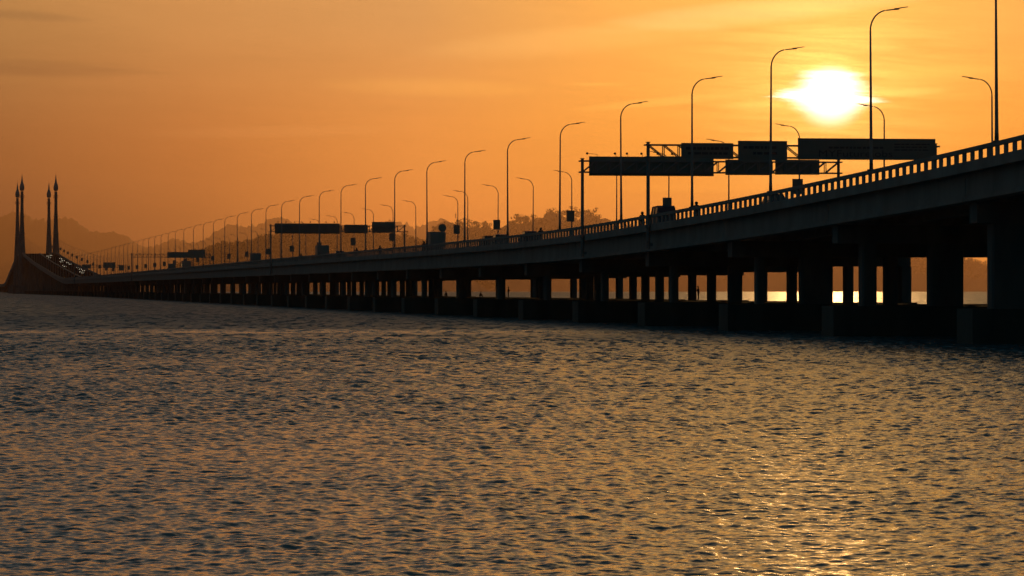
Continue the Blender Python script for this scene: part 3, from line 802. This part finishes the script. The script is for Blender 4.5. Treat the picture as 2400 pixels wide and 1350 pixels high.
# ------------------------------------------------------------------ hills
def ridge(name, pts, D, depth, trees=None, base=-3, seed=0, rough=1.0):
    """pts: skyline in photo pixels; D distance in metres; a real ridge with slopes to both sides"""
    r = np.random.default_rng(seed)
    px = np.array([p[0] for p in pts], float); py = np.array([p[1] for p in pts], float)
    n = 260; xs = np.linspace(px[0], px[-1], n)
    h = (678 - np.interp(xs, px, py))*D/8700 + CAM_H
    jit = np.convolve(r.normal(size=n+8), np.ones(5)/5, 'same')[4:-4]*rough*D/8700*2.2
    h = np.maximum(h + jit - (trees or 0)*.6, 1)
    X = (xs - 1200)*D/8700
    mrows = 13; V = np.zeros((mrows, n, 3)); tt = np.linspace(-1, 1, mrows)
    for i, u in enumerate(tt):
        prof = (1 - abs(u))**1.15 * (1 + .06*np.sin(xs*.05 + 7*u))
        V[i, :, 0] = X*(1 + u*depth/D); V[i, :, 1] = D + u*depth
        V[i, :, 2] = h*prof + r.normal(size=n)*h*.015*(1-abs(u)) - D*.0013*(1-prof)
    Fc = []
    for i in range(mrows-1):
        for j in range(n-1):
            a = i*n + j; Fc.append((a, a+1, a+n+1, a+n))
    me = bpy.data.meshes.new(name); me.from_pydata(V.reshape(-1, 3).tolist(), [], Fc); me.materials.append(M['hill'])
    me.polygons.foreach_set('use_smooth', [True]*len(me.polygons))
    o = bpy.data.objects.new(name, me); C.objects.link(o); o['kind'] = 'structure'
    if trees:
        vs = []; fs = []
        N = int(n*8)
        for q in range(N):
            u = r.normal()*.22; j = r.uniform(0, n-1.01); j0 = int(j); fr = j-j0
            hz = (h[j0]*(1-fr)+h[j0+1]*fr)*max(0, (1-abs(u)))**1.15
            cx = (X[j0]*(1-fr)+X[j0+1]*fr)*(1+u*depth/D); cy = D+u*depth
            H = trees*r.choice([.6, .8, .95, 1.15, 1.6], p=[.3, .32, .28, .085, .015])*r.uniform(.8, 1.2)
            wd = H*r.uniform(.5, .85)
            ncl = r.integers(4, 8)
            # trunk
            st = len(vs); tw = H*.03
            vs += [(cx-tw, cy, hz-4), (cx+tw, cy, hz-4), (cx+tw*.6, cy, hz+H*.7), (cx-tw*.6, cy, hz+H*.7), (cx, cy+tw*2, hz-4), (cx, cy+tw, hz+H*.7)]
            fs += [(st, st+1, st+2, st+3), (st+1, st+4, st+5, st+2), (st+4, st, st+3, st+5)]
            for c in range(ncl):
                ox, oy = r.normal(size=2)*wd*.42; oz = H*r.uniform(.3, .9)
                rad = wd*r.uniform(.22, .45)
                for l in range(13):
                    d = r.normal(size=3); d /= np.linalg.norm(d); p = np.array([cx+ox, cy+oy, hz+oz]) + d*rad*np.array([1, 1, .75])
                    e1 = r.normal(size=3); e1 -= d*e1.dot(d)*.6; e1 /= np.linalg.norm(e1); e2 = np.cross(d, e1); e2 /= np.linalg.norm(e2)
                    sz = rad*r.uniform(.35, .6); st = len(vs)
                    vs += [tuple(p-e1*sz), tuple(p+e2*sz*.7), tuple(p+e1*sz), tuple(p-e2*sz*.7)]; fs.append((st, st+1, st+2, st+3))
        me = bpy.data.meshes.new('forest'); me.from_pydata(vs, [], fs); me.materials.append(M['forest'])
        f = bpy.data.objects.new('forest', me); C.objects.link(f); f['kind'] = 'stuff'
    return o
ridge('hill', [(1003, 600), (1008, 552), (1014, 532), (1030, 523), (1060, 518), (1085, 515), (1120, 517), (1140, 524), (1152, 540), (1170, 538), (1182, 528), (1190, 514), (1205, 506), (1240, 503), (1268, 508), (1290, 502), (1320, 497), (1350, 494),
               (1372, 494), (1388, 503), (1402, 510), (1425, 516), (1445, 522), (1480, 531), (1560, 545), (1700, 560), (1900, 580), (2200, 598), (2290, 612), (2310, 620), (2330, 628), (2420, 650), (2460, 672)], 31000, 3000, trees=52, seed=1)
ridge('hill', [(380, 660), (420, 625), (452, 592), (485, 582), (515, 574), (550, 573), (580, 565), (610, 557), (640, 550), (680, 546), (720, 540), (770, 533), (810, 532), (850, 536), (900, 548), (940, 554), (970, 562), (1000, 566), (1060, 590), (1120, 640), (1150, 674)], 25000, 2600, trees=44, seed=2)
ridge('hill', [(330, 640), (420, 580), (480, 552), (540, 535), (590, 520), (620, 514), (660, 520), (710, 530), (760, 536), (830, 536), (900, 528), (960, 522), (1010, 520), (1080, 530), (1160, 560), (1260, 600), (1500, 620)], 76000, 6000, seed=3, rough=.5)
ridge('hill', [(-260, 650), (-120, 630), (0, 625), (35, 608), (100, 600), (160, 596), (200, 590), (260, 596), (330, 598), (400, 590), (470, 585), (560, 600), (660, 640)], 70000, 6000, seed=4, rough=.5)
ridge('mountain', [(-300, 540), (-150, 520), (-60, 514), (0, 509), (60, 504), (105, 503), (140, 517), (190, 526), (235, 537), (290, 560), (350, 574), (420, 566), (520, 580), (700, 600), (900, 620)], 88000, 6500, seed=5, rough=.3)

# ------------------------------------------------------------------ water
def build_water():
    r = np.random.default_rng(21)
    ncol = 860
    ys = [34.0]
    while ys[-1] < 620: ys.append(ys[-1] + max(.034, .00095*ys[-1]))
    ys = np.array(ys); step = np.gradient(ys); nrow = len(ys)
    u = np.linspace(-.19, .19, ncol)
    Y = np.repeat(ys[:, None], ncol, 1).astype(np.float32); X = (Y*u[None, :]).astype(np.float32)
    Z = np.zeros_like(X)
    st = step[:, None].astype(np.float32)
    # slow gusts that modulate the chop
    g = np.zeros_like(X)
    for i in range(9):
        L = r.uniform(9, 60); a = r.uniform(0, 2*math.pi); g += np.sin(2*math.pi*(X*math.cos(a)*.6 + Y*math.sin(a))/L + r.uniform(0, 6.28)).astype(np.float32)
    gust = 1 + .06*g
    slick = np.zeros_like(X)
    for (yc, w, x0, x1) in ((318, 9, -70, 30), (286, 5, -40, 12), (352, 5, -70, -10)):
        yy = Y - yc - 4*np.sin(X*.05 + yc)
        slick = np.maximum(slick, np.exp(-(yy/w)**2)*np.clip((X-x0)/12, 0, 1)*np.clip((x1-X)/20, 0, 1))
    gust *= (1 - .72*slick)
    lam = np.exp(r.uniform(math.log(.13), math.log(3.6), 130))
    for L in lam:
        a = math.pi/2 + r.normal()*.95 + .2
        k = 2*math.pi/L
        slope = .024 if L < .18 else .033 if L < .55 else .033*(.55/L)**1.5
        amp = slope/k*1.414
        fade = np.clip((L/(3.0*st) - .7), 0, 1)
        fade = fade*np.clip(.52 + (Y - 48)/110, .52, 1.3)
        if L > .9: fade = fade*np.clip(1 + (Y - 90)/150, 1, 2.2)     # rougher, wind-blown water away from the sheltered shore
        ph = k*(X*math.cos(a) + Y*math.sin(a)) + r.uniform(0, 6.28)
        ph = ph + .6*np.sin(X*.9/L*r.uniform(.3, .8) + Y*.35/L + r.uniform(0, 6.28))
        w = np.sin(ph)
        Z += amp*fade*(w + .18*np.cos(2*ph))
    Z *= gust
    ys[-1] = ys[-1]
    ef = np.clip((.19 - np.abs(u))/.015, 0, 1)[None, :]*np.clip((Y-34)/3, 0, 1)*np.clip((ys[-1]-Y)/150, 0, 1)
    Z *= ef
    n = nrow*ncol
    co = np.stack([X, Y, Z], -1).reshape(-1, 3)
    i = np.arange(nrow-1)[:, None]*ncol + np.arange(ncol-1)[None, :]
    q = np.stack([i, i+1, i+ncol+1, i+ncol], -1).reshape(-1, 4)
    # the rest of the sea: flat sheets butted to the edges
    B = 70000.; YE = float(ys[-1]); xl, xr = 34*.19, YE*.19
    ex = np.array([(-B, -300, 0), (B, -300, 0), (B, 34, 0), (xl, 34, 0), (-xl, 34, 0), (-B, 34, 0), (B, YE, 0), (xr, YE, 0), (-xr, YE, 0), (-B, YE, 0), (B, 5800, 0), (-B, 5800, 0), (B, 12000, -9), (-B, 12000, -9), (B, 94000, -150), (-B, 94000, -150)], np.float32)
    eq = np.array([(0, 1, 2, 5), (3, 2, 6, 7), (5, 4, 8, 9), (9, 6, 10, 11), (11, 10, 12, 13), (13, 12, 14, 15)]) + n
    co = np.vstack([co, ex]); q = np.vstack([q, eq]).astype(np.int32)
    me = bpy.data.meshes.new('water')
    me.vertices.add(len(co)); me.vertices.foreach_set('co', co.astype(np.float32).ravel())
    me.loops.add(q.size); me.loops.foreach_set('vertex_index', q.ravel())
    me.polygons.add(len(q)); me.polygons.foreach_set('loop_start', np.arange(0, q.size, 4, dtype=np.int32)); me.polygons.foreach_set('loop_total', np.full(len(q), 4, np.int32))
    me.polygons.foreach_set('use_smooth', np.ones(len(q), bool))
    me.update(calc_edges=True)
    m = bpy.data.materials.new('sea_water'); m.use_nodes = True; t = m.node_tree; N = NT(t); b = t.nodes['Principled BSDF']
    b.inputs['Base Color'].default_value = (.045, .12, .15, 1)
    b.inputs['IOR'].default_value = 1.333
    geo = N.n('ShaderNodeNewGeometry')
    # ripples too small to model: the normal is tilted by fine noise in world space
    sepp = N.n('ShaderNodeSeparateXYZ'); t.links.new(geo.outputs['Position'], sepp.inputs[0])
    def tilt(scale, amount, stretch):
        mp = N.n('ShaderNodeMapping'); mp.inputs['Scale'].default_value = stretch; t.links.new(geo.outputs['Position'], mp.inputs[0])
        nz = N.n('ShaderNodeTexNoise'); nz.inputs['Scale'].default_value = scale; nz.inputs['Detail'].default_value = 2; nz.inputs['Roughness'].default_value = .55
        t.links.new(mp.outputs[0], nz.inputs['Vector'])
        sub = N.n('ShaderNodeVectorMath', operation='SUBTRACT'); t.links.new(nz.outputs['Color'], sub.inputs[0]); sub.inputs[1].default_value = (.5, .5, .5)
        mul = N.n('ShaderNodeVectorMath', operation='MULTIPLY'); t.links.new(sub.outputs[0], mul.inputs[0])
        t.links.new(N.xyz(amount, amount, 0.), mul.inputs[1]); return mul.outputs[0]
    Yc = sepp.outputs[1]
    # calm slicks: long smooth streaks lying across the water
    wob = N.m('MULTIPLY', N.m('SUBTRACT', N.noise(geo.outputs['Position'], (.045), 3, .6), .5), 70.)
    def slick_mask(yc, w, x0, x1):
        d = N.m('DIVIDE', N.m('SUBTRACT', N.m('ADD', Yc, wob), yc), w)
        m = N.m('EXPONENT', N.m('MULTIPLY', N.m('MULTIPLY', d, d), -1.))
        return N.m('MULTIPLY', m, N.m('MULTIPLY', N.mr(sepp.outputs[0], x0, x0 + 14), N.mr(sepp.outputs[0], x1 - 22, x1, 1., 0.)))
    sm = N.m('MAXIMUM', slick_mask(325, 20, -62, 34), N.m('MULTIPLY', slick_mask(278, 9, -46, 10), .6))
    sm = N.m('MULTIPLY', sm, N.mr(N.noise(geo.outputs['Position'], .16, 3, .6), .35, .6, .3, 1.))
    keep = N.m('SUBTRACT', 1., N.m('MULTIPLY', sm, .8))
    t.links.new(N.m('MULTIPLY', N.mr(Yc, 40, 520, WATER_ROUGH, .47), N.m('SUBTRACT', 1., N.m('MULTIPLY', sm, .45))), b.inputs['Roughness'])   # unresolved chop grows with distance
    # broad patches of rougher and calmer water
    pm = N.n('ShaderNodeMapping'); pm.inputs['Scale'].default_value = (.05, .018, 1); t.links.new(geo.outputs['Position'], pm.inputs[0])
    patch = N.m('MULTIPLY', N.mr(N.noise(pm.outputs[0], 1.0, 3, .5), .3, .7, .88, 1.12), keep)
    t1 = tilt(9.0, N.m('MULTIPLY', N.mr(Yc, 50, 200, MICRO0, MICRO1), patch), (1, 1.4, 1))
    t2 = tilt(1.7, N.m('MULTIPLY', N.mr(Yc, 70, 300, 0., MACRO1), patch), (1, .35, 1))
    t3 = tilt(.9, N.m('MULTIPLY', N.mr(Yc, 130, 400, 0., 2.8), patch), (1, .12, 1))
    def vadd(a, b):
        v = N.n('ShaderNodeVectorMath', operation='ADD'); t.links.new(a, v.inputs[0]); t.links.new(b, v.inputs[1]); return v.outputs[0]
    nv = N.n('ShaderNodeVectorMath', operation='NORMALIZE')
    t.links.new(vadd(vadd(vadd(geo.outputs['Normal'], t1), t2), t3), nv.inputs[0])
    t.links.new(nv.outputs[0], b.inputs['Normal'])
    me.materials.append(m)
    o = bpy.data.objects.new('water', me); C.objects.link(o); o['kind'] = 'structure'
WATER_ROUGH, MICRO0, MICRO1, MACRO1 = .10, .5, .8, 2.2
build_water()

# ------------------------------------------------------------------ haze
HAZE = 1.8e-5
if HAZE:
    mb = MB(); mb.box(-30000, 30000, -120, 96000, -190, 1900)
    m = bpy.data.materials.new('haze'); m.use_nodes = True; t = m.node_tree; t.nodes.clear()
    out = t.nodes.new('ShaderNodeOutputMaterial'); pv = t.nodes.new('ShaderNodeVolumePrincipled')
    pv.inputs['Density'].default_value = HAZE; pv.inputs['Color'].default_value = (.155, .092, .055, 1); pv.inputs['Anisotropy'].default_value = .8
    t.links.new(pv.outputs[0], out.inputs['Volume'])
    o = mb.build('haze', m); o['kind'] = 'stuff'
